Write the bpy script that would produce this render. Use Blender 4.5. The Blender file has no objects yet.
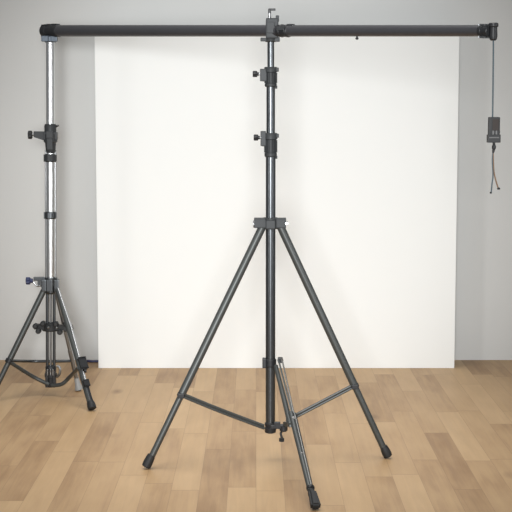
import bpy, bmesh, math, random
from mathutils import Vector as V, Matrix
random.seed(4)
S = bpy.context.scene
COL = S.collection
# ------------------------------------------------------------------ camera
H, F, PITCH = 1.63, 1380.0, math.atan(146 / 1380)
cd = bpy.data.cameras.new('camera'); cam = bpy.data.objects.new('camera', cd); COL.objects.link(cam)
cam.location = (0, 0, H); cam.rotation_euler = (math.pi / 2 - PITCH, 0, 0)
cd.sensor_width = 36; cd.lens = F / 512 * 36; cd.clip_end = 200
S.camera = cam
FW = V((0, math.cos(PITCH), -math.sin(PITCH))); UP = V((0, math.sin(PITCH), math.cos(PITCH))); RT = V((1, 0, 0))
def ray(px, py): return FW + RT * ((px - 256) / F) - UP * ((py - 256) / F)
def at(px, py, Y):
    d = ray(px, py); return V((0, 0, H)) + d * (Y / d.y)
def fl(px, py, z=0.0):
    d = ray(px, py); return V((0, 0, H)) + d * ((z - H) / d.z)
def proj_y(p):
    q = p - V((0, 0, H)); return 256 - F * q.dot(UP) / q.dot(FW)
def on(A, B, py):
    lo, hi = -.3, 1.3
    for _ in range(40):
        m = (lo + hi) / 2
        if proj_y(A.lerp(B, m)) < py: lo = m
        else: hi = m
    return A.lerp(B, lo)

# ------------------------------------------------------------------ materials
def nmat(name):
    m = bpy.data.materials.new(name); m.use_nodes = True
    return m, m.node_tree.nodes, m.node_tree.links, m.node_tree.nodes['Principled BSDF']
def simple(name, col, rough=.5, metal=0., bump=0., bscale=200, var=.0, spec=.5):
    m, n, l, b = nmat(name)
    b.inputs['Base Color'].default_value = (*col, 1); b.inputs['Roughness'].default_value = rough
    b.inputs['Metallic'].default_value = metal; b.inputs['Specular IOR Level'].default_value = spec
    tc = n.new('ShaderNodeTexCoord'); no = n.new('ShaderNodeTexNoise')
    no.inputs['Scale'].default_value = bscale; no.inputs['Detail'].default_value = 3
    l.new(tc.outputs['Object'], no.inputs['Vector'])
    if var:
        mx = n.new('ShaderNodeMix'); mx.data_type = 'RGBA'
        mx.inputs['A'].default_value = (*[c * (1 - var) for c in col], 1)
        mx.inputs['B'].default_value = (*[min(1, c * (1 + var)) for c in col], 1)
        l.new(no.outputs['Fac'], mx.inputs['Factor']); l.new(mx.outputs['Result'], b.inputs['Base Color'])
    if bump:
        bp = n.new('ShaderNodeBump'); bp.inputs['Strength'].default_value = bump; bp.inputs['Distance'].default_value = .002
        l.new(no.outputs['Fac'], bp.inputs['Height']); l.new(bp.outputs['Normal'], b.inputs['Normal'])
    return m
GREY = simple('gunmetal paint', (.085, .092, .098), .3, .85, .08, 300, .15)
LEGM = simple('leg paint', (.062, .067, .065), .42, .35, .05, 200, .15)
BAR = simple('bar coating', (.062, .062, .068), .36, .4, .03, 60, .1)
PLAS = simple('dark plastic', (.016, .017, .019), .45, 0, .1, 400, .2, .35)
MIDP = simple('grey casting', (.036, .039, .041), .5, .15, .12, 260, .2, .25)
BLK = simple('black rubber', (.012, .013, .014), .6, 0, .15, 400, .1)
CHR = simple('polished aluminium', (.62, .63, .63), .33, 1.)
STEEL = simple('brushed steel', (.27, .275, .28), .3, 1., .05, 120, .1)
BLUE = simple('dark blue plastic', (.02, .03, .09), .45, 0, .05)
CORD = simple('dark cord', (.05, .075, .09), .6)
CORDB = simple('brown cord', (.16, .09, .045), .6)
CABLE = simple('blue cable sheath', (.045, .05, .12), .5)
PANEL = simple('matt white card', (.84, .855, .84), .85, 0, .04, 9, .006, .2)

def wall_mat():
    m, n, l, b = nmat('painted plaster')
    tc = n.new('ShaderNodeTexCoord'); no = n.new('ShaderNodeTexNoise'); no.inputs['Scale'].default_value = .9
    no.inputs['Detail'].default_value = 5; l.new(tc.outputs['Object'], no.inputs['Vector'])
    r = n.new('ShaderNodeValToRGB'); r.color_ramp.elements[0].position = .3; r.color_ramp.elements[1].position = .7
    r.color_ramp.elements[0].color = (.62, .625, .61, 1); r.color_ramp.elements[1].color = (.655, .66, .645, 1)
    l.new(no.outputs['Fac'], r.inputs['Fac']); l.new(r.outputs['Color'], b.inputs['Base Color'])
    b.inputs['Roughness'].default_value = .9; b.inputs['Specular IOR Level'].default_value = .2
    n2 = n.new('ShaderNodeTexNoise'); n2.inputs['Scale'].default_value = 120; l.new(tc.outputs['Object'], n2.inputs['Vector'])
    bp = n.new('ShaderNodeBump'); bp.inputs['Strength'].default_value = .15; bp.inputs['Distance'].default_value = .002
    l.new(n2.outputs['Fac'], bp.inputs['Height']); l.new(bp.outputs['Normal'], b.inputs['Normal'])
    return m
WALL = wall_mat()
CEIL = simple('ceiling paint', (.75, .75, .73), .9)

def floor_mat():
    m, n, l, b = nmat('oak strip laminate')
    W, L = .122, 1.05
    def math_(op, a, bb=None, c=None):
        x = n.new('ShaderNodeMath'); x.operation = op
        for i, v in enumerate((a, bb, c)):
            if v is None: continue
            if isinstance(v, (int, float)): x.inputs[i].default_value = v
            else: l.new(v, x.inputs[i])
        return x.outputs[0]
    tc = n.new('ShaderNodeTexCoord'); sp = n.new('ShaderNodeSeparateXYZ'); l.new(tc.outputs['Object'], sp.inputs[0])
    X, Y = sp.outputs[0], sp.outputs[1]
    u = math_('DIVIDE', X, W); ui = math_('FLOOR', u); uf = math_('FRACT', u)
    w1 = n.new('ShaderNodeTexWhiteNoise'); w1.noise_dimensions = '1D'; l.new(ui, w1.inputs['W'])
    v = math_('ADD', math_('DIVIDE', Y, L), math_('MULTIPLY', w1.outputs['Value'], 7.3))
    vi = math_('FLOOR', v); vf = math_('FRACT', v)
    cb = n.new('ShaderNodeCombineXYZ'); l.new(ui, cb.inputs[0]); l.new(vi, cb.inputs[1])
    w2 = n.new('ShaderNodeTexWhiteNoise'); w2.noise_dimensions = '3D'; l.new(cb.outputs[0], w2.inputs['Vector'])
    # grain, shifted per strip
    g = n.new('ShaderNodeCombineXYZ')
    l.new(math_('MULTIPLY', X, 42), g.inputs[0]); l.new(math_('MULTIPLY', Y, 1.8), g.inputs[1]); l.new(math_('MULTIPLY', w2.outputs['Value'], 50), g.inputs[2])
    gn = n.new('ShaderNodeTexNoise'); gn.inputs['Scale'].default_value = 1; gn.inputs['Detail'].default_value = 6; gn.inputs['Roughness'].default_value = .6
    gn.inputs['Distortion'].default_value = .8
    l.new(g.outputs[0], gn.inputs['Vector'])
    # broad blotches
    g2 = n.new('ShaderNodeCombineXYZ')
    l.new(math_('MULTIPLY', X, 9), g2.inputs[0]); l.new(math_('MULTIPLY', Y, 2.2), g2.inputs[1]); l.new(math_('MULTIPLY', w2.outputs['Value'], 31), g2.inputs[2])
    bn = n.new('ShaderNodeTexNoise'); bn.inputs['Scale'].default_value = 1; bn.inputs['Detail'].default_value = 3
    l.new(g2.outputs[0], bn.inputs['Vector'])
    fac = math_('ADD', math_('MULTIPLY', w2.outputs['Value'], .36), math_('MULTIPLY', gn.outputs['Fac'], .42))
    fac = math_('ADD', fac, math_('MULTIPLY', bn.outputs['Fac'], .5))
    r = n.new('ShaderNodeValToRGB'); e = r.color_ramp.elements
    e[0].position = .38; e[0].color = (.32, .19, .092, 1)
    e[1].position = .92; e[1].color = (.56, .38, .205, 1)
    k = e.new(.6); k.color = (.45, .29, .15, 1)
    l.new(fac, r.inputs['Fac'])
    # knots
    vo = n.new('ShaderNodeTexVoronoi'); vo.inputs['Scale'].default_value = 1
    g3 = n.new('ShaderNodeCombineXYZ'); l.new(math_('MULTIPLY', X, 4.2), g3.inputs[0]); l.new(math_('MULTIPLY', Y, 1.9), g3.inputs[1])
    l.new(g3.outputs[0], vo.inputs['Vector'])
    kn = n.new('ShaderNodeMapRange'); kn.inputs['From Min'].default_value = .0; kn.inputs['From Max'].default_value = .17
    kn.inputs['To Min'].default_value = .7; kn.inputs['To Max'].default_value = 0
    l.new(vo.outputs['Distance'], kn.inputs['Value'])
    w3 = n.new('ShaderNodeSeparateColor'); l.new(vo.outputs['Color'], w3.inputs[0])
    kf = math_('MULTIPLY', kn.outputs[0], math_('GREATER_THAN', w3.outputs[0], .5))
    mk = n.new('ShaderNodeMix'); mk.data_type = 'RGBA'; l.new(kf, mk.inputs['Factor']); l.new(r.outputs['Color'], mk.inputs['A'])
    mk.inputs['B'].default_value = (.17, .09, .045, 1)
    # seams
    du = math_('MULTIPLY', math_('MINIMUM', uf, math_('SUBTRACT', 1, uf)), W)
    dv = math_('MULTIPLY', math_('MINIMUM', vf, math_('SUBTRACT', 1, vf)), L)
    sm = math_('MULTIPLY', math_('LESS_THAN', math_('MINIMUM', du, math_('MULTIPLY', dv, .35)), .0011), .38)
    ms = n.new('ShaderNodeMix'); ms.data_type = 'RGBA'; l.new(sm, ms.inputs['Factor']); l.new(mk.outputs['Result'], ms.inputs['A'])
    ms.inputs['B'].default_value = (.16, .09, .05, 1)
    l.new(ms.outputs['Result'], b.inputs['Base Color'])
    l.new(math_('ADD', math_('MULTIPLY', gn.outputs['Fac'], .15), .42), b.inputs['Roughness'])
    b.inputs['Specular IOR Level'].default_value = .35
    bp = n.new('ShaderNodeBump'); bp.inputs['Strength'].default_value = .15; bp.inputs['Distance'].default_value = .001
    l.new(math_('SUBTRACT', gn.outputs['Fac'], sm), bp.inputs['Height']); l.new(bp.outputs['Normal'], b.inputs['Normal'])
    return m
FLOOR = floor_mat()

# ------------------------------------------------------------------ mesh helpers
def basis(d):
    d = d.normalized(); a = V((0, 0, 1)) if abs(d.z) < .9 else V((1, 0, 0))
    x = a.cross(d).normalized(); y = d.cross(x).normalized()
    return x, y, d
def prof(bm, origin, axis, pts, seg=28):
    """surface of revolution: pts = [(distance along axis, radius)], capped, hard edges where the profile turns"""
    x, y, d = basis(axis); rings = []
    for t, r in pts:
        rings.append([bm.verts.new(origin + d * t + (x * math.cos(2 * math.pi * i / seg) + y * math.sin(2 * math.pi * i / seg)) * r) for i in range(seg)])
    for a, b in zip(rings, rings[1:]):
        for i in range(seg):
            f = bm.faces.new((a[i], a[(i + 1) % seg], b[(i + 1) % seg], b[i])); f.smooth = True
    bm.faces.new(list(reversed(rings[0]))); bm.faces.new(rings[-1])
def tube(bm, a, b, r0, r1=None, seg=24):
    r1 = r0 if r1 is None else r1; L = (b - a).length; c = min(r0, r1) * .12
    prof(bm, a, b - a, [(0, r0 - c), (c, r0), (L - c, r1), (L, r1 - c)], seg)
def ring(bm, p, axis, r, h, seg=32, bev=.15):
    c = h * bev; prof(bm, p - axis.normalized() * h / 2, axis, [(0, r - c), (c, r), (h - c, r), (h, r - c)], seg)
def path(bm, pts, r, seg=10):
    rings = []
    x = None
    for i, p in enumerate(pts):
        d = (pts[min(i + 1, len(pts) - 1)] - pts[max(i - 1, 0)]).normalized()
        if x is None: x, y, _ = basis(d)
        x = (x - d * x.dot(d)).normalized(); y = d.cross(x)
        rr = r[i] if isinstance(r, (list, tuple)) else r
        rings.append([bm.verts.new(p + (x * math.cos(2 * math.pi * k / seg) + y * math.sin(2 * math.pi * k / seg)) * rr) for k in range(seg)])
    for a, b in zip(rings, rings[1:]):
        for k in range(seg):
            f = bm.faces.new((a[k], a[(k + 1) % seg], b[(k + 1) % seg], b[k])); f.smooth = True
    bm.faces.new(list(reversed(rings[0]))); bm.faces.new(rings[-1])
def smooth(pts, n=8):
    out = []
    for i in range(len(pts) - 1):
        p0, p1, p2, p3 = pts[max(i - 1, 0)], pts[i], pts[i + 1], pts[min(i + 2, len(pts) - 1)]
        for k in range(n):
            t = k / n
            out.append(.5 * ((2 * p1) + (p2 - p0) * t + (2 * p0 - 5 * p1 + 4 * p2 - p3) * t * t + (3 * p1 - p0 - 3 * p2 + p3) * t ** 3))
    out.append(pts[-1]); return out
def box(bm, c, x, y, z, sx, sy, sz, bev=.003):
    """oriented box with bevelled edges; x, y, z unit axes"""
    t = bmesh.new(); bmesh.ops.create_cube(t, size=1)
    M = Matrix(((x.x * sx, y.x * sy, z.x * sz, c.x), (x.y * sx, y.y * sy, z.y * sz, c.y), (x.z * sx, y.z * sy, z.z * sz, c.z), (0, 0, 0, 1)))
    t.transform(M)
    if bev: bmesh.ops.bevel(t, geom=list(t.edges), offset=min(bev, min(sx, sy, sz) * .3), segments=2, affect='EDGES', profile=.7)
    me = bpy.data.meshes.new('t'); t.to_mesh(me); bm.from_mesh(me); bpy.data.meshes.remove(me); t.free()
def bar(bm, a, b, w, h, up=V((0, 0, 1)), bev=.002):
    """flat bar from a to b, h along up, w across"""
    z = (b - a).normalized(); y = (up - z * up.dot(z)).normalized(); x = y.cross(z)
    box(bm, (a + b) / 2, x, y, z, w, h, (b - a).length, bev)
EX, EY, EZ = V((1, 0, 0)), V((0, 1, 0)), V((0, 0, 1))
def abox(bm, c, sx, sy, sz, bev=.003): box(bm, c, EX, EY, EZ, sx, sy, sz, bev)
def lobes(bm, c, axis, r, h, n=8, depth=.18):
    """lobed hand knob"""
    x, y, d = basis(axis); seg = n * 6; rs = []
    for t, k in ((-.5, .86), (-.38, 1), (.38, 1), (.5, .86)):
        rs.append([bm.verts.new(c + d * h * t + (x * math.cos(a) + y * math.sin(a)) * r * k * (1 - depth * (.5 - .5 * math.cos(n * a)))) for a in [2 * math.pi * i / seg for i in range(seg)]])
    for a, b in zip(rs, rs[1:]):
        for i in range(seg):
            f = bm.faces.new((a[i], a[(i + 1) % seg], b[(i + 1) % seg], b[i])); f.smooth = True
    bm.faces.new(list(reversed(rs[0]))); bm.faces.new(rs[-1])
WORLD = {}
def obj(name, fn, m, parent=None, kind=None, label=None):
    bm = bmesh.new(); fn(bm)
    bmesh.ops.recalc_face_normals(bm, faces=bm.faces)
    for e in bm.edges:
        if len(e.link_faces) == 2 and e.calc_face_angle(0) > .6: e.smooth = False
    lo = V([min(v.co[i] for v in bm.verts) for i in range(3)]); hi = V([max(v.co[i] for v in bm.verts) for i in range(3)])
    c = (lo + hi) / 2
    if parent is None: c.z = lo.z
    bm.transform(Matrix.Translation(-c))
    me = bpy.data.meshes.new(name); bm.to_mesh(me); bm.free(); me.materials.append(m)
    o = bpy.data.objects.new(name, me); COL.objects.link(o)
    WORLD[o.name] = c
    if parent: o.parent = parent; o.location = c - WORLD[parent.name]
    else: o.location = c
    if kind: o['kind'] = kind
    if label: o['label'] = label
    return o
def thing(name, loc, label, cat):
    o = bpy.data.objects.new(name, None); o.empty_display_size = .1; COL.objects.link(o); o.location = loc; WORLD[o.name] = V(loc)
    o['label'] = label; o['category'] = cat; return o

# ------------------------------------------------------------------ room
YW = fl(400, 360).y
obj('floor', lambda b: abox(b, V((0, YW / 2 - .5, -.05)), 9, YW + 3.2, .1, 0), FLOOR, kind='structure')
obj('wall_back', lambda b: abox(b, V((0, YW + .06, 1.7)), 9, .12, 3.4, 0), WALL, kind='structure')

YP = fl(270, 368.2).y
pL, pR = at(98.5, 368.2, YP).x, at(454.3, 368.2, YP).x
pT = at(256, 32, YP).z
def panel(b): abox(b, V(((pL + pR) / 2, YP + .012, pT / 2 + .0005)), pR - pL, .024, pT, .002)
p = obj('backdrop_panel', panel, PANEL)
p['label'] = 'large plain white backdrop panel standing upright on the wood floor before the grey wall'; p['category'] = 'backdrop'

# ------------------------------------------------------------------ crossbar geometry
YC, YL = 6.34, 7.80
def invY(px): return 1 / YC + (px - 271) * (1 / YC - 1 / YL) / 221
def bp(px, py=30.8): return at(px, py, 1 / invY(px))
def br(px, half=5.75): return half / F / invY(px)
BD = (bp(497) - bp(41)).normalized(); BX = BD.cross(EZ).normalized() * -1; BU = BX.cross(BD)
if BU.z < 0: BU = -BU
def seg(b, x0, x1, h0, h1=None, s=32):
    h1 = h1 or h0; tube(b, bp(x0), bp(x1), br(x0, h0), br(x1, h1), s)
cb = thing('crossbar', bp(271), 'long dark grey tapered crossbar pole running level over the white backdrop between both stands', 'crossbar')
obj('tube', lambda b: seg(b, 56, 280, 5.7), BAR, cb)
obj('tube', lambda b: seg(b, 279, 484, 5.6), BAR, cb)
def joint(b):
    seg(b, 279, 290, 6.0); seg(b, 281.5, 283, 6.4); seg(b, 287.5, 289, 6.4)
obj('joint_sleeve', joint, PLAS, cb)
def latch(b):
    n = -BX if (-BX).y < 0 else BX
    c = bp(285.5, 28.7) + n * br(285, 5.6)
    box(b, c, BD, BU, n, .045, .012, .012); box(b, bp(291, 25.6), BD, BU, n, .03, .014, .02)
obj('latch', latch, STEEL, cb, label='small steel latch on the pole joint')
def screw(b):
    c = bp(357, 36.4); prof(b, c - EZ * .014, EZ, [(0, .003), (.003, .007), (.008, .007), (.009, .004), (.02, .004)], 14)
obj('set_screw', screw, PLAS, cb)
def rcap(b):
    seg(b, 480, 490, 6.0); seg(b, 482, 484, 6.4)
    c = bp(493.3, 31.6); r = br(491)
    prof(b, c - EZ * .034, EZ, [(0, .009), (.005, .014), (.016, .016), (.05, .015), (.054, .019), (.064, .019), (.067, .015)], 26)
    box(b, bp(488), BD, BU, BX, .03, r * 1.7, r * 1.6)
obj('end_cap', rcap, PLAS, cb)
for py_ in (25.2, 37): obj('end_clip', lambda b: box(b, bp(484, py_), BD, BU, BX, .03, .006, .026), STEEL, cb, label='pale metal clip at the far right end')

# ------------------------------------------------------------------ centre stand
base = at(270.4, 400, YC); CX = base.x; U = YC / F       # metres per pixel there
def C(py, px=271.0, dy=0.): return at(px, py, YC + dy)
def CC(py): q = at(271, py, YC); return V((CX, YC, q.z))
cs = thing('backdrop_stand', V((CX, YC, 0)), 'tall dark grey tripod stand in the centre, in front of the white backdrop panel', 'light stand')
# telescoping poles
obj('pole', lambda b: tube(b, CC(72), CC(40), 3.4 * U), GREY, cs)
obj('pole', lambda b: tube(b, CC(140), CC(70), 4.3 * U), GREY, cs)
def mainpole(b):
    tube(b, CC(424), CC(150), 4.9 * U)
obj('pole', mainpole, GREY, cs)
# head that grips the bar
def head(b):
    zt, zb = CC(18.5).z, CC(38.5).z
    w = 6.6 * U
    n = EY
    # saddle block round the bar, open hook lug at the top right
    abox(b, V((CX + .6*U + .003, YC, (zt + zb) / 2)), 12.4 * U, .085, zt - zb, .006)
    abox(b, V((CX + 6.4 * U, YC - .03, CC(19).z)), 3.2 * U, .02, 6 * U, .003)
    abox(b, V((CX - .2 * U, YC - .045, CC(28).z)), 8 * U, .012, 11 * U, .003)
obj('clamp_head', head, MIDP, cs)
def flange(b):
    prof(b, CC(42), EZ, [(0, 5.2 * U), (.004, 6.6 * U), (.012, 6.8 * U), (.016, 7.2 * U), (.019, 6 * U)], 30)
    abox(b, C(39.5, 263.5, -.01) , 6 * U, .03, 3.6 * U, .003)
    abox(b, C(39.5, 277, -.01), 5.5 * U, .03, 4.4 * U, .003)
obj('flange', flange, MIDP, cs)
def tscrew(b):
    x = CX - 1.2 * U
    p0 = V((x, YC, CC(19).z)); prof(b, p0, EZ, [(0, 1.3 * U), (.036, 1.3 * U)], 16)
ts = obj('tightening_screw', tscrew, STEEL, cs, label='thin steel screw on top')
def thead(b):
    c = C(9.6, 272, 0); abox(b, c, 7 * U, .014, 2.2 * U, .003); abox(b, C(11, 269.3), 2.4 * U, .016, 4 * U, .003)
obj('handle', thead, PLAS, ts)

def pole_clamp(y0, y1, r, knob_y, parent, knob_x, lugx0, lugx1):
    """split collar on the pole with a lug at the left carrying stem and knob"""
    def f(b):
        z0, z1 = CC(y1).z, CC(y0).z; h = z1 - z0
        prof(b, V((CX, YC, z0)), EZ, [(0, r * .86), (.004, r), (h * .16, r), (h * .18, r * .9), (h * .72, r * .9), (h * .75, r * 1.08), (h - .004, r * 1.08), (h, r)], 32)
        # ribs facing the viewer
        for k in range(9):
            a = math.pi + math.pi * (k + .5) / 9
            q = V((CX + math.cos(a) * r * .93, YC + math.sin(a) * r * .93, z0 + h * .45))
            t = V((-math.sin(a), math.cos(a), 0)); nn = V((math.cos(a), math.sin(a), 0))
            box(b, q, t, nn, EZ, .004, .006, h * .5, .001)
        # lug at left and bolt boss at right
        c0, c1 = C(knob_y + 1, lugx0), C(knob_y + 1, lugx1)
        for dy in (-.013, .013):
            abox(b, V(((c0.x + c1.x) / 2, YC + dy, c0.z)), c1.x - c0.x, .011, h * .62, .003)
        abox(b, V((c1.x - .01, YC, c0.z - h * .2)), .02, .03, h * .25, .003)
        abox(b, V((CX + r * 1.0, YC, z1 - .012)), .018, .03, .018, .003)
        tube(b, V((CX + r * .9, YC - .01, z0 + .006)), V((CX + r * .9, YC - .01, z0 - .008)), .005, seg=12)
    cl = obj('height_clamp', f, MIDP, parent)
    def g(b):
        k = C(knob_y, knob_x); tube(b, V((k.x + .006, YC, k.z)), V((C(knob_y, lugx1).x, YC, k.z)), .0055, seg=14)
    obj('bolt', g, STEEL, cl, label='steel bolt of the clamp')
    def kf(b):
        k = C(knob_y, knob_x)
        lobes(b, V((k.x, YC, k.z)), EX, 3.4 * U, 4.6 * U, 6, .2)
        ring(b, V((k.x + 2.9 * U, YC, k.z)), EX, 1.8 * U, 2 * U, 16)
    obj('knob', kf, PLAS, cl)
pole_clamp(67, 87, 6.0 * U, 74, cs, 255, 260, 267)
pole_clamp(133, 157, 6.2 * U, 137.5, cs, 256, 260.5, 266)
# leg hub
def hub(b):
    z0, z1 = CC(229).z, CC(217.5).z; h = z1 - z0
    prof(b, V((CX, YC, z0)), EZ, [(0, 6.5 * U), (.003, 7.3 * U), (h * .8, 7.3 * U), (h * .82, 7.9 * U), (h - .002, 7.9 * U), (h, 7 * U)], 36)
    abox(b, V((CX, YC - 7 * U, (z0 + z1) / 2 - .004)), 9 * U, .012, h * .72, .003)
    for s, x0, x1 in ((-1, 254, 266), (1, 276, 286)):
        a, c = C(223.5, x0), C(223.5, x1)
        for dy in (-.02, .02):
            abox(b, V(((a.x + c.x) / 2, YC + dy, a.z)), abs(c.x - a.x), .012, h * .72, .004)
        abox(b, V(((a.x + c.x) / 2, YC, z1 - .006)), abs(c.x - a.x), .05, .008, .003)
hb = obj('leg_hub', hub, MIDP, cs)
def hubscrew2(b):
    a = C(223, 286.5); tube(b, V((a.x, YC - .034, a.z)), V((a.x, YC + .03, a.z)), .008, seg=16)
def hubscrew(b):
    a = C(224, 254.5); ring(b, V((a.x, YC, a.z)), EX, .017, 2.6 * U, 20)
obj('hub_bolt', hubscrew, STEEL, hb, label='steel pivot bolt')
obj('hub_bolt', hubscrew2, STEEL, hb, label='steel pivot bolt')

def foot(b, A, G, r, L, blunt=1.0):
    """rubber shoe along the leg A -> G, its lowest rim on the floor"""
    d = (A - G).normalized()
    side = math.sqrt(max(0, 1 - d.z ** 2))
    o = V((G.x, G.y, r * 1.05 * side * .8)) 
    prof(b, o, d, [(0, r * .8), (L * .06, r * 1.05), (L * .35, r * 1.12), (L * .8, r * 1.0), (L, r * .86)], 26)
    return o
def leg(top, G, r0, r1, collar_y, parent, fr, fL, split):
    d = (G - top).normalized()
    end = G - d * fL * .6; end.z = max(end.z, .02)
    mid = on(top, G, split)
    def f(b):
        tube(b, top, mid + d * .01, r0); tube(b, mid, end, r1)
    lg = obj('leg', f, LEGM, parent)
    obj('rubber_foot', lambda b: foot(b, top, G, fr, fL), BLK, lg, label='black rubber foot')
    return lg, mid
GL, GR, GF = fl(145.8, 468.8), fl(388.3, 458.2), fl(316, 511)
TL, TR = C(224.5, 263.5, 0), C(224.5, 279.5, 0)
TL.y = YC + .0; TR.y = YC + .0
lgL, mL = leg(TL, GL, 4.0 * U, 3.2 * U, 0, cs, 4.3 * U, .062, 395)
lgR, mR = leg(TR, GR, 4.0 * U, 3.3 * U, 0, cs, 4.3 * U, .055, 386)
def legcollar(m, top, G, r):
    def f(b):
        d = (G - top).normalized(); ring(b, m, d, r, .022, 26)
        x, y, _ = basis(d)
        abox(b, m + V((0, -r, 0)), .03, .014, .022, .003)
    return f
obj('leg_collar', legcollar(mL, TL, GL, 4.2 * U), PLAS, lgL)
obj('leg_collar', legcollar(mR, TR, GR, 4.4 * U), PLAS, lgR)
# low sleeve that carries the front leg
def sleeve(b):
    z0, z1 = CC(367).z, CC(358).z
    ring(b, V((CX, YC, (z0 + z1) / 2)), EZ, 5.9 * U, z1 - z0, 32)
    a = C(362.5, 264.3); abox(b, V((a.x, YC - .01, a.z)), 4 * U, .035, z1 - z0 + .004, .004)
    a = C(359.5, 280.2); abox(b, V((a.x, YC - .012, a.z)), 5 * U, .04, 5 * U, .004)
obj('sleeve', sleeve, PLAS, cs)
TF = C(360.5, 279.6, -.035)
jF = on(TF, GF, 417)
dF = (GF - TF).normalized(); sF = dF.cross(EY).normalized()
if sF.x < 0: sF = -sF
endF = GF - dF * .06
def fleg(b):
    tube(b, jF - dF * .03 - sF * .0062, endF - sF * .004, .0125, .0105)
    bar(b, TF - sF * .004, jF + dF * .03, .008, .012, EY)
lgF = obj('leg', fleg, LEGM, cs)
def frail(b):
    tube(b, jF - dF * .02 + sF * .009, endF + sF * .005, .0075, .0075, 18)
    bar(b, TF + sF * .012, jF + sF * .006, .007, .010, EY)
obj('rail', frail, simple('worn steel', (.13, .13, .125), .34, .95, .1, 150, .3), lgF, label='bare steel rail along the front leg')
def ffoot(b):
    x, y, z = basis(-dF)
    t = bmesh.new(); bmesh.ops.create_cube(t, size=1)
    for v in t.verts:
        k = 1.0 if v.co.z < 0 else .74
        v.co = V((v.co.x * .042 * k, v.co.y * .04 * k, v.co.z * .098))
    bmesh.ops.bevel(t, geom=list(t.edges), offset=.009, segments=3, affect='EDGES')
    c = GF + z * .049 + EZ * .012
    t.transform(Matrix(((x.x, y.x, z.x, c.x), (x.y, y.y, z.y, c.y), (x.z, y.z, z.z, c.z), (0, 0, 0, 1))))
    lo = min(v.co.z for v in t.verts); t.transform(Matrix.Translation(V((0, 0, .001 - lo))))
    me = bpy.data.meshes.new('t'); t.to_mesh(me); b.from_mesh(me); bpy.data.meshes.remove(me); t.free()
    prof(b, GF + z * .09, z, [(0, .0165), (.012, .0165), (.016, .0145), (.026, .0145)], 20)
obj('rubber_foot', ffoot, BLK, lgF, label='long blocky black rubber foot')
obj('bolt', lambda b: tube(b, jF - EY * .022, jF + EY * .012, .008, seg=16), STEEL, lgF, label='steel pivot bolt')
kF = on(TF, GF, 452); obj('bolt', lambda b: tube(b, kF - EY * .02, kF + EY * .01, .005, seg=12), STEEL, lgF, label='steel pivot bolt')
obj('foot_ring', lambda b: ring(b, on(TF, GF, 488), dF, .0175, .012, 20), PLAS, lgF)
# bottom hub
def bhub(b):
    z0, z1 = CC(433).z, CC(422).z; h = z1 - z0
    prof(b, V((CX, YC, z0)), EZ, [(0, 3.5 * U), (.004, 5.6 * U), (h * .5, 6.2 * U), (h * .55, 5.2 * U), (h * .9, 6.0 * U), (h, 5 * U)], 30)
    a = C(426.5, 283.5); prof(b, V((a.x, YC - .015, a.z - .02)), EZ, [(0, .013), (.005, .019), (.026, .019), (.03, .013)], 24)
    abox(b, V(((a.x + CX) / 2, YC - .015, a.z + .004)), a.x - CX, .026, .02, .003)
    a = C(422, 277); abox(b, V((a.x, YC - .03, a.z)), .03, .016, .016, .003)
bh = obj('brace_hub', bhub, PLAS, cs)
def hknob(b):
    a = C(431, 281.5); a.y = YC - .02; e = C(438, 282.5); e.y = YC - .03
    path(b, smooth([a, C(434, 280.8, -.025), e], 5), .0055, 12)
    lobes(b, C(439.8, 281.6, -.03), EZ, .0135, .016, 6, .15)
obj('knob', hknob, BLK, bh)
# spreader arms, paired flat bars with a slight bow
def arm(pts, gap):
    def f(b):
        for s in (-1, 1):
            path(b, smooth([q + EZ * s * gap for q in pts], 6), [.0058] * (6 * (len(pts) - 1) + 1), 10)
        path(b, smooth([q + EY * .003 for q in pts], 6), .0045, 8)
    return f
a0 = C(427, 264, -.02); a1 = mL + V((.012, -.004, -.002))
obj('brace', arm([a0, a0.lerp(a1, .3) - EZ * .002, a0.lerp(a1, .65) - EZ * .003, a1], .0072), LEGM, cs)
b0 = C(421, 286, -.02); b1 = mR + V((-.008, -.004, 0))
obj('brace', arm([b0, b0.lerp(b1, .5), b1], .0066), LEGM, cs)
# strut tying the lower hub and sleeve to the front leg
def tie(b):
    p0 = C(366, 275.8, -.03); p1 = on(TF, GF, 424) - sF * .02 + EY * .01
    tube(b, p0, p1, .0105, .0125); 
    bar(b, C(424, 284, -.03), p1, .01, .022)
obj('front_strut', tie, LEGM, cs)

# ------------------------------------------------------------------ left stand
UL = YL / F
LX = at(50.6, 300, YL).x
def LC(py):
    q = at(50.6 + (py - 200) * .002, py, YL); return V((q.x, YL, q.z))
def D(py, px, dy=0.): return at(px, py, YL + dy)
ls = thing('backdrop_stand', V((LX, YL, 0)), 'smaller silver tripod stand at the left, its pole of bright polished tube', 'light stand')
obj('pole', lambda b: tube(b, LC(136), LC(38), 4.2 * UL, seg=36), CHR, ls, label='bright polished upper tube')
def rails(b):
    for s in (-1, 1):
        tube(b, LC(284) + EX * s * 4.7 * UL + EY * .004, LC(150) + EX * s * 4.7 * UL + EY * .004, 1.0 * UL, seg=14)
obj('pole', lambda b: tube(b, LC(290), LC(150), 4.5 * UL, seg=36), CHR, ls, label='bright polished lower tube')
obj('side_rail', rails, STEEL, ls, label='darker steel rails along the lower tube')
def lhead(b):
    LX = LC(40).x
    prof(b, LC(42.5), EZ, [(0, 5.2 * UL), (.006, 6.6 * UL), (.03, 7.0 * UL), (.036, 6.2 * UL)], 28)
    for s in (-1, 1): abox(b, V((LX + s * 4.6 * UL, YL - .03, LC(39).z)), 6.4 * UL, .03, 5.6 * UL, .004)
obj('mount_collar', lhead, simple('blue grey casting', (.08, .1, .125), .45, .4, .1), ls)
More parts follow.
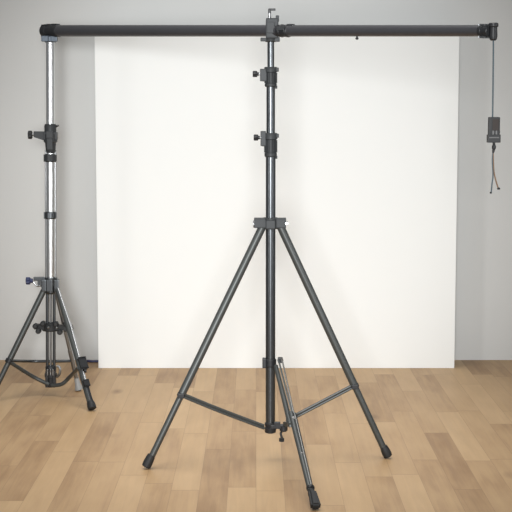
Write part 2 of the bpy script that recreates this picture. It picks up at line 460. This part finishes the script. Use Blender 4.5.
def lsock(b):
    seg(b, 44.5, 59.5, 6.1); seg(b, 44.5, 49.5, 6.5)
    box(b, bp(47.5), BD, BX, BU, (bp(50.5) - bp(45)).length, br(45) * 1.6, br(45) * 2.1, .005)
    box(b, bp(55.5, 25), BD, BX, BU, .045, .03, .014); box(b, bp(50, 25), BD, BX, BU, .03, .03, .012)
obj('socket', lsock, PLAS, ls)
# middle clamp
def lcl(b):
    LX = LC(138).x
    z0, z1 = LC(154.5).z, LC(124).z; h = z1 - z0; r = 5.4 * UL
    prof(b, V((LX, YL, z0)), EZ, [(0, r * .7), (.01, r * .86), (h * .38, r * 1.02), (h * .42, r * 1.25), (h * .66, r * 1.25), (h * .7, r * 1.08), (h * .93, r * 1.12), (h, r * .98)], 32)
    for s in (-1, 1): abox(b, V((LX + s * 4.6 * UL, YL, LC(136).z)), 4.4 * UL, .05, 7.6 * UL, .004)
    abox(b, V((LX, YL - r * 1.1, LC(144).z)), 5.5 * UL, .014, 11 * UL, .003)
    abox(b, V((LX, YL - r * 1.1, LC(134.5).z)), 6.5 * UL, .016, 7 * UL, .003)
    c0, c1 = D(134, 34.5), D(135, 46)
    me = [D(131.3, 34), D(131.4, 46), D(141, 46), D(137, 34)]
    vs = [[b.verts.new(V((q.x, YL + s, q.z))) for q in me] for s in (-.014, .014)]
    b.faces.new(vs[0]); b.faces.new(list(reversed(vs[1])))
    for i in range(4): b.faces.new((vs[0][i], vs[1][i], vs[1][(i + 1) % 4], vs[0][(i + 1) % 4]))
lc = obj('height_clamp', lcl, MIDP, ls)
def lbolt(b):
    a = D(134.3, 31); tube(b, V((a.x, YL, a.z)), V((a.x + 5.5 * UL, YL, a.z)), 1.5 * UL, seg=16)
obj('screw', lambda b: tube(b, D(126.5, 56, -.0), D(125.5, 58.5, -.01), 1.1 * UL, seg=12), STEEL, lc, label='small bright steel screw')
obj('bolt', lbolt, STEEL, lc, label='steel bolt of the clamp')
def lknob(b): a = D(134.8, 30.2); lobes(b, V((a.x, YL, a.z)), EX, 4.3 * UL, 4 * UL, 7, .2)
obj('knob', lknob, BLK, lc)
def lring(y0, y1, r):
    def f(b):
        m = LC((y0 + y1) / 2); ring(b, m, EZ, r * UL, (LC(y0).z - LC(y1).z), 30)
        abox(b, m + V((-.5 * UL, -r * UL, 0)), 3 * UL, .012, (LC(y0).z - LC(y1).z) * .8, .002)
        abox(b, m + V((-r * .85 * UL, 0, 0)), 2.5 * UL, .03, (LC(y0).z - LC(y1).z) * .9, .003)
    return f
obj('collar', lring(154, 162, 6.3), MIDP, ls)
obj('collar', lring(211.5, 219, 6.2), GREY, ls)
# leg hub
def lhub(b):
    LX = LC(285).x
    z0, z1 = LC(294).z, LC(277).z; h = z1 - z0
    prof(b, V((LX, YL, z0)), EZ, [(0, 4 * UL), (.01, 5.4 * UL), (h * .45, 5.6 * UL), (h * .5, 6.6 * UL), (h * .95, 6.8 * UL), (h, 6 * UL)], 30)
    for s in (-1, 1): abox(b, V((LX + s * 6.3 * UL, YL - .01, LC(285).z)), 4.6 * UL, .05, 12 * UL, .005)
    abox(b, V((LX - .5 * UL, YL - 6 * UL, LC(285).z)), 6 * UL, .012, 12 * UL, .003)
    a, c = D(278.6, 34), D(278.6, 45); bar(b, V((a.x, YL - .01, a.z)), V((c.x, YL - .01, c.z)), .022, .022)
    q = [D(280, 38), D(280, 46), D(290, 46), D(284, 38)]
    vs = [[b.verts.new(V((k.x, YL + s, k.z))) for k in q] for s in (-.02, .012)]
    b.faces.new(vs[0]); b.faces.new(list(reversed(vs[1])))
    for i in range(4): b.faces.new((vs[0][i], vs[1][i], vs[1][(i + 1) % 4], vs[0][(i + 1) % 4]))
lh = obj('leg_hub', lhub, GREY, ls)
def lhk(b):
    a = D(280.5, 28.5); lobes(b, V((a.x, YL - .01, a.z)), EX, 3.9 * UL, 4.4 * UL, 7, .2); ring(b, V((a.x + 3.4 * UL, YL - .01, a.z)), EX, 2.3 * UL, 2.6 * UL, 16)
obj('knob', lhk, BLUE, lh, label='dark blue knob')
def lhs(b):
    path(b, smooth([D(282, 33.5, -.02), D(286, 37, -.022), D(285, 41, -.022), D(281, 40, -.02)], 5), .005, 10)
obj('wire_lever', lhs, STEEL, lh, label='bent steel wire lever')
# inner rods
def rods(b):
    for px in (47.3, 54.2): a = D(372, px); c = D(288, px); tube(b, V((a.x, YL, a.z)), V((c.x, YL, c.z)), 1.55 * UL, seg=16)
obj('centre_rod', rods, GREY, ls)
def rod2(b):
    a = D(372, 50.7, .01); c = D(288, 50.7, .01); tube(b, V((a.x, YL + .01, a.z)), V((c.x, YL + .01, c.z)), 1.1 * UL, seg=14)
obj('centre_rod', rod2, STEEL, ls, label='thin bare steel inner rod')
GA, GB, GC = fl(-11, 402), fl(92.5, 411), fl(79.5, 391)
TA, TB, TC2 = D(290, 44, -.01), D(288, 57, -.02), D(288, 55, .03)
def lleg(T, G, r0, r1, y, fr, fL, m=LEGM, **k):
    d = (G - T).normalized(); mid = on(T, G, y); end = G - d * fL * .6
    def f(b): tube(b, T, mid + d * .01, r0 * UL); tube(b, mid, end, r1 * UL)
    o = obj('leg', f, m, ls, **k)
    obj('rubber_foot', lambda b: foot(b, T, G, fr * UL, fL), BLK, o, label='black rubber foot')
    return o, mid
la, mA = lleg(TA, GA, 3.0, 2.6, 361, 3.4, .06)
d_ = (GB - TB).normalized()
lb, mB = lleg(TB, GB, 2.5, 2.9, 375, 3.9, .045)
def lrail(b):
    s = 3.1 * UL
    e = on(TB, GB, 366)
    tube(b, TB + V((s * .4, -.012, 0)), on(TB, GB, 330) + V((s * 1.0, -.01, .0)), 1.2 * UL, seg=14)
    tube(b, on(TB, GB, 322) + V((s * .9, -.0, 0)), on(TB, GB, 400) + V((s * .55, -.016, 0)), 1.4 * UL, seg=14)
obj('rail', lrail, simple('bright steel', (.5, .51, .52), .25, 1.), lb, label='polished rail beside the leg')
def lclips(b):
    m = on(TB, GB, 383) + V((2 * UL, -.02, 0)); box(b, m, *basis(d_), 4.5 * UL, 5 * UL, 6 * UL, .004)
    m = on(TB, GB, 364) + V((3.5 * UL, -.01, 0)); box(b, m, *basis(d_), 6 * UL, 7.5 * UL, 11 * UL, .006)
    m = on(TB, GB, 370) + V((5 * UL, -.015, 0)); ring(b, m, EX, 2.3 * UL, 2 * UL, 18)
    m = on(TB, GB, 393) + V((2.2 * UL, -.016, 0)); box(b, m, *basis(d_), 1.8 * UL, 2.6 * UL, 15 * UL, .002)
obj('leg_lock', lclips, PLAS, lb)
lcc, mC = lleg(TC2, GC, 1.8, 2.2, 350, 1.6, .03, STEEL, label='steel rear leg mostly hidden')
def cone(b):
    d = (TC2 - GC).normalized(); prof(b, GC + d * .012, d, [(0, 4.2 * UL), (.006, 4.3 * UL), (.03, 2.9 * UL), (.07, 2.5 * UL)], 24)
obj('foot_sleeve', cone, simple('pale grey plastic', (.30, .31, .31), .5), lcc, label='flared pale grey sleeve')
# star collar
def star(b):
    m = LC(327.5); ring(b, m, EZ, 9.0 * UL, 6.4 * UL, 30)
    ring(b, m + EZ * .02, EZ, 6 * UL, 3 * UL, 24)
    bar(b, D(326.5, 35, -.02), D(327.5, 67, -.03), .03, 5.2 * UL)
    for px, py in ((35.5, 326), (38.5, 331), (43, 323.5), (60, 332), (66, 323.5), (70.5, 328.5), (56, 324)):
        a = D(py, px, -.045); ring(b, a, EY, 2.7 * UL, .04, 16)
    bar(b, D(329.5, 64, -.05), D(327, 73, -.05), .02, 5 * UL)
obj('spreader_collar', star, BLK, ls)
for px_ in (48.5, 57, 70): obj('bolt', lambda b: ring(b, D(327.5, px_, -.055), EY, 1.1 * UL, .03, 12), STEEL, ls, label='small steel bolt on the black collar')
# lower hub
def lbh(b):
    LX = LC(376).x
    z0 = LC(387).z; h = LC(365.5).z - z0
    prof(b, V((LX, YL, z0)), EZ, [(0, 3.5 * UL), (.006, 6 * UL), (h * .12, 6.3 * UL), (h * .16, 5.2 * UL), (h * .45, 5.4 * UL), (h * .48, 6.4 * UL), (h * .62, 6.4 * UL), (h * .66, 5.2 * UL), (h * .92, 5.6 * UL), (h, 4.8 * UL)], 30)
    for s in (-1, 1): abox(b, V((LX + s * 3.7 * UL, YL - .025, z0 + h * .4)), 2.6 * UL, .02, h * .75, .003)
lb2 = obj('brace_hub', lbh, PLAS, ls)
def lbs(b):
    for x in (-2.6, 0.4, 2.8): q = LC(371.5); ring(b, q + V((x * UL, -5.4 * UL, 0)), EZ, 1.0 * UL, 8 * UL, 12)
    q = D(372, 60, -.03); path(b, smooth([D(366, 57, -.03), D(368, 60, -.035), D(374, 59.5, -.035), D(377, 57, -.03)], 5), .007, 10)
obj('spring', lbs, STEEL, lb2, label='bare steel spring rods')
def arm2(pts, r):
    return lambda b: path(b, smooth(pts, 6), r, 12)
obj('brace', arm2([D(384.5, 49, -.03), D(376, 32, -.03), mA + V((.005, -.01, -.004))], 2.0 * UL), LEGM, ls)
eB = on(TB, GB, 367)
obj('brace', arm2([D(385.5, 52, -.03), D(384, 62, -.05), D(376.5, 70, -.08), eB + V((-.004, -.012, 0))], 2.0 * UL), LEGM, ls)
obj('brace', arm2([mA + V((0, .01, .0)), D(361.2, 30, .05), D(361.3, 50, .06), on(TC2, GC, 361) + V((0, .0, 0))], 1.5 * UL), GREY, ls)
def jn(b):
    ring(b, mA, (GA - TA), 3.9 * UL, 4.5 * UL, 22)
obj('leg_collar', jn, PLAS, la)

# ------------------------------------------------------------------ hanging switch box
YR = 1 / invY(492.3); UR = YR / F
def R(py, px, dy=0.): return at(px, py, YR + dy)
anchor = bp(493.4, 39.5)
YR = anchor.y; RX = anchor.x
hs = thing('switch_box', R(117, 493), 'small black control box dangling on a thin cord from the right end of the crossbar', 'switch')
obj('cord', lambda b: path(b, smooth([R(38, 493.4), R(60, 493.3), R(95, 492.9), R(118, 492.6)], 6), .0030, 10), CORD, hs)
def bx_(b):
    a, c = R(117, 488.4), R(140.5, 499.3)
    abox(b, V(((a.x + c.x) / 2, YR, (a.z + c.z) / 2)), c.x - a.x, .028, a.z - c.z, .005)
    a, c = R(134.5, 487.2), R(142.6, 500)
    abox(b, V(((a.x + c.x) / 2, YR, (a.z + c.z) / 2)), c.x - a.x, .032, a.z - c.z, .003)
hb_ = obj('housing', bx_, BLK, hs)
def win(b):
    a, c = R(119, 492), R(130.5, 498)
    abox(b, V(((a.x + c.x) / 2, YR - .0145, (a.z + c.z) / 2)), c.x - a.x, .004, a.z - c.z, .001)
obj('cover', win, simple('brown grey plastic', (.035, .028, .025), .6, spec=.25), hb_, label='brown-grey raised cover')
def sw(b):
    for px in (492.2, 495.4):
        a = R(132.5, px); abox(b, V((a.x, YR - .018, a.z)), 1.6 * UR, .012, 4 * UR, .001)
    a = R(137.5, 493.5); abox(b, V((a.x, YR - .0165, a.z)), 10 * UR, .004, 1.2 * UR, .001)
    tube(b, R(132, 500), R(132, 498.5), .004, seg=10)
obj('toggle', sw, simple('dull metal', (.10, .10, .10), .5, .3), hb_, label='tiny dull metal toggles')
obj('strain_relief', lambda b: path(b, smooth([R(141.5, 493.7), R(146, 494), R(150, 493.6), R(153, 493)], 5), [.007, .006, .005, .005, .006, .008, .008, .008, .0075, .006, .005, .005, .005, .004, .004, .003], 12), BLK, hs)
obj('cord_tail', lambda b: path(b, smooth([R(151, 493.2), R(160, 492.4), R(175, 493), R(184, 492), R(193, 491.2)], 6), .0026, 10), CORD, hs)
obj('cord_tail', lambda b: path(b, smooth([R(152, 493.2), R(160, 493.3), R(172, 494), R(181, 496), R(188.5, 498.3)], 6), .0026, 10), CORDB, hs, label='brown cord tail')
obj('cord_tip', lambda b: prof(b, R(193.6, 490.8), EZ, [(0, .003), (.003, .005), (.007, .003)], 12), BLK, hs)
obj('cord_tip', lambda b: prof(b, R(189.6, 498.6), EZ, [(0, .004), (.003, .0065), (.008, .004)], 12), BLK, hs)

# ------------------------------------------------------------------ cable at the wall
def cab(b):
    path(b, smooth([fl(84, 361.8, .008), fl(88, 360.9, .008), fl(92, 361.3, .008), fl(97, 361.2, .008), fl(108, 361.2, .008)], 6), .0078, 10)
c = obj('cable', cab, CABLE); c['label'] = 'short dark blue cable on the floor at the wall, left of the panel'; c['category'] = 'cable'

# ------------------------------------------------------------------ light
def area(name, loc, target, sx, sy, e, col=(1, 1, 1), spread=180):
    ld = bpy.data.lights.new(name, 'AREA'); ld.shape = 'RECTANGLE'; ld.size = sx; ld.size_y = sy; ld.energy = e; ld.color = col; ld.spread = math.radians(spread)
    o = bpy.data.objects.new(name, ld); COL.objects.link(o); o.location = loc
    o.rotation_euler = (V(target) - V(loc)).to_track_quat('-Z', 'Y').to_euler()
sd = bpy.data.lights.new('studio_spot', 'SPOT'); sd.energy = 2600; sd.shadow_soft_size = .6; sd.spot_size = math.radians(29); sd.spot_blend = .8; sd.color = (.98, .99, 1)
so = bpy.data.objects.new('studio_spot', sd); COL.objects.link(so); so.location = (-.12, -1.2, 1.75)
so.rotation_euler = (V((-.02, 8.9, 1.1)) - V(so.location)).to_track_quat('-Z', 'Y').to_euler()
area('added_floor_fill', (-.3, 6.3, 4.4), (-.1, 6.5, 0), 3.2, 2.6, 37, (1, .975, .94), 76)  # unseen overhead fill, added to light the floor
area('added_glint_strip', (-2.9, 3.4, 1.7), (0, 6.6, 1.2), .5, 2.2, 6, (1, 1, 1), 70)  # added unseen strip that draws a highlight stripe along the poles
area('added_glint_strip', (3.0, 4.2, 1.7), (0, 6.6, 1.2), .35, 2.2, 5, (1, 1, 1), 70)  # its added counterpart on the right, also for pole highlights
w = bpy.data.worlds.new('world'); S.world = w; w.use_nodes = True
w.node_tree.nodes['Background'].inputs[0].default_value = (.93, .97, 1, 1); w.node_tree.nodes['Background'].inputs[1].default_value = .25
S.view_settings.view_transform = 'Standard'; S.view_settings.look = 'None'; S.view_settings.exposure = 0; S.view_settings.gamma = 1
S.view_settings.use_curve_mapping = False
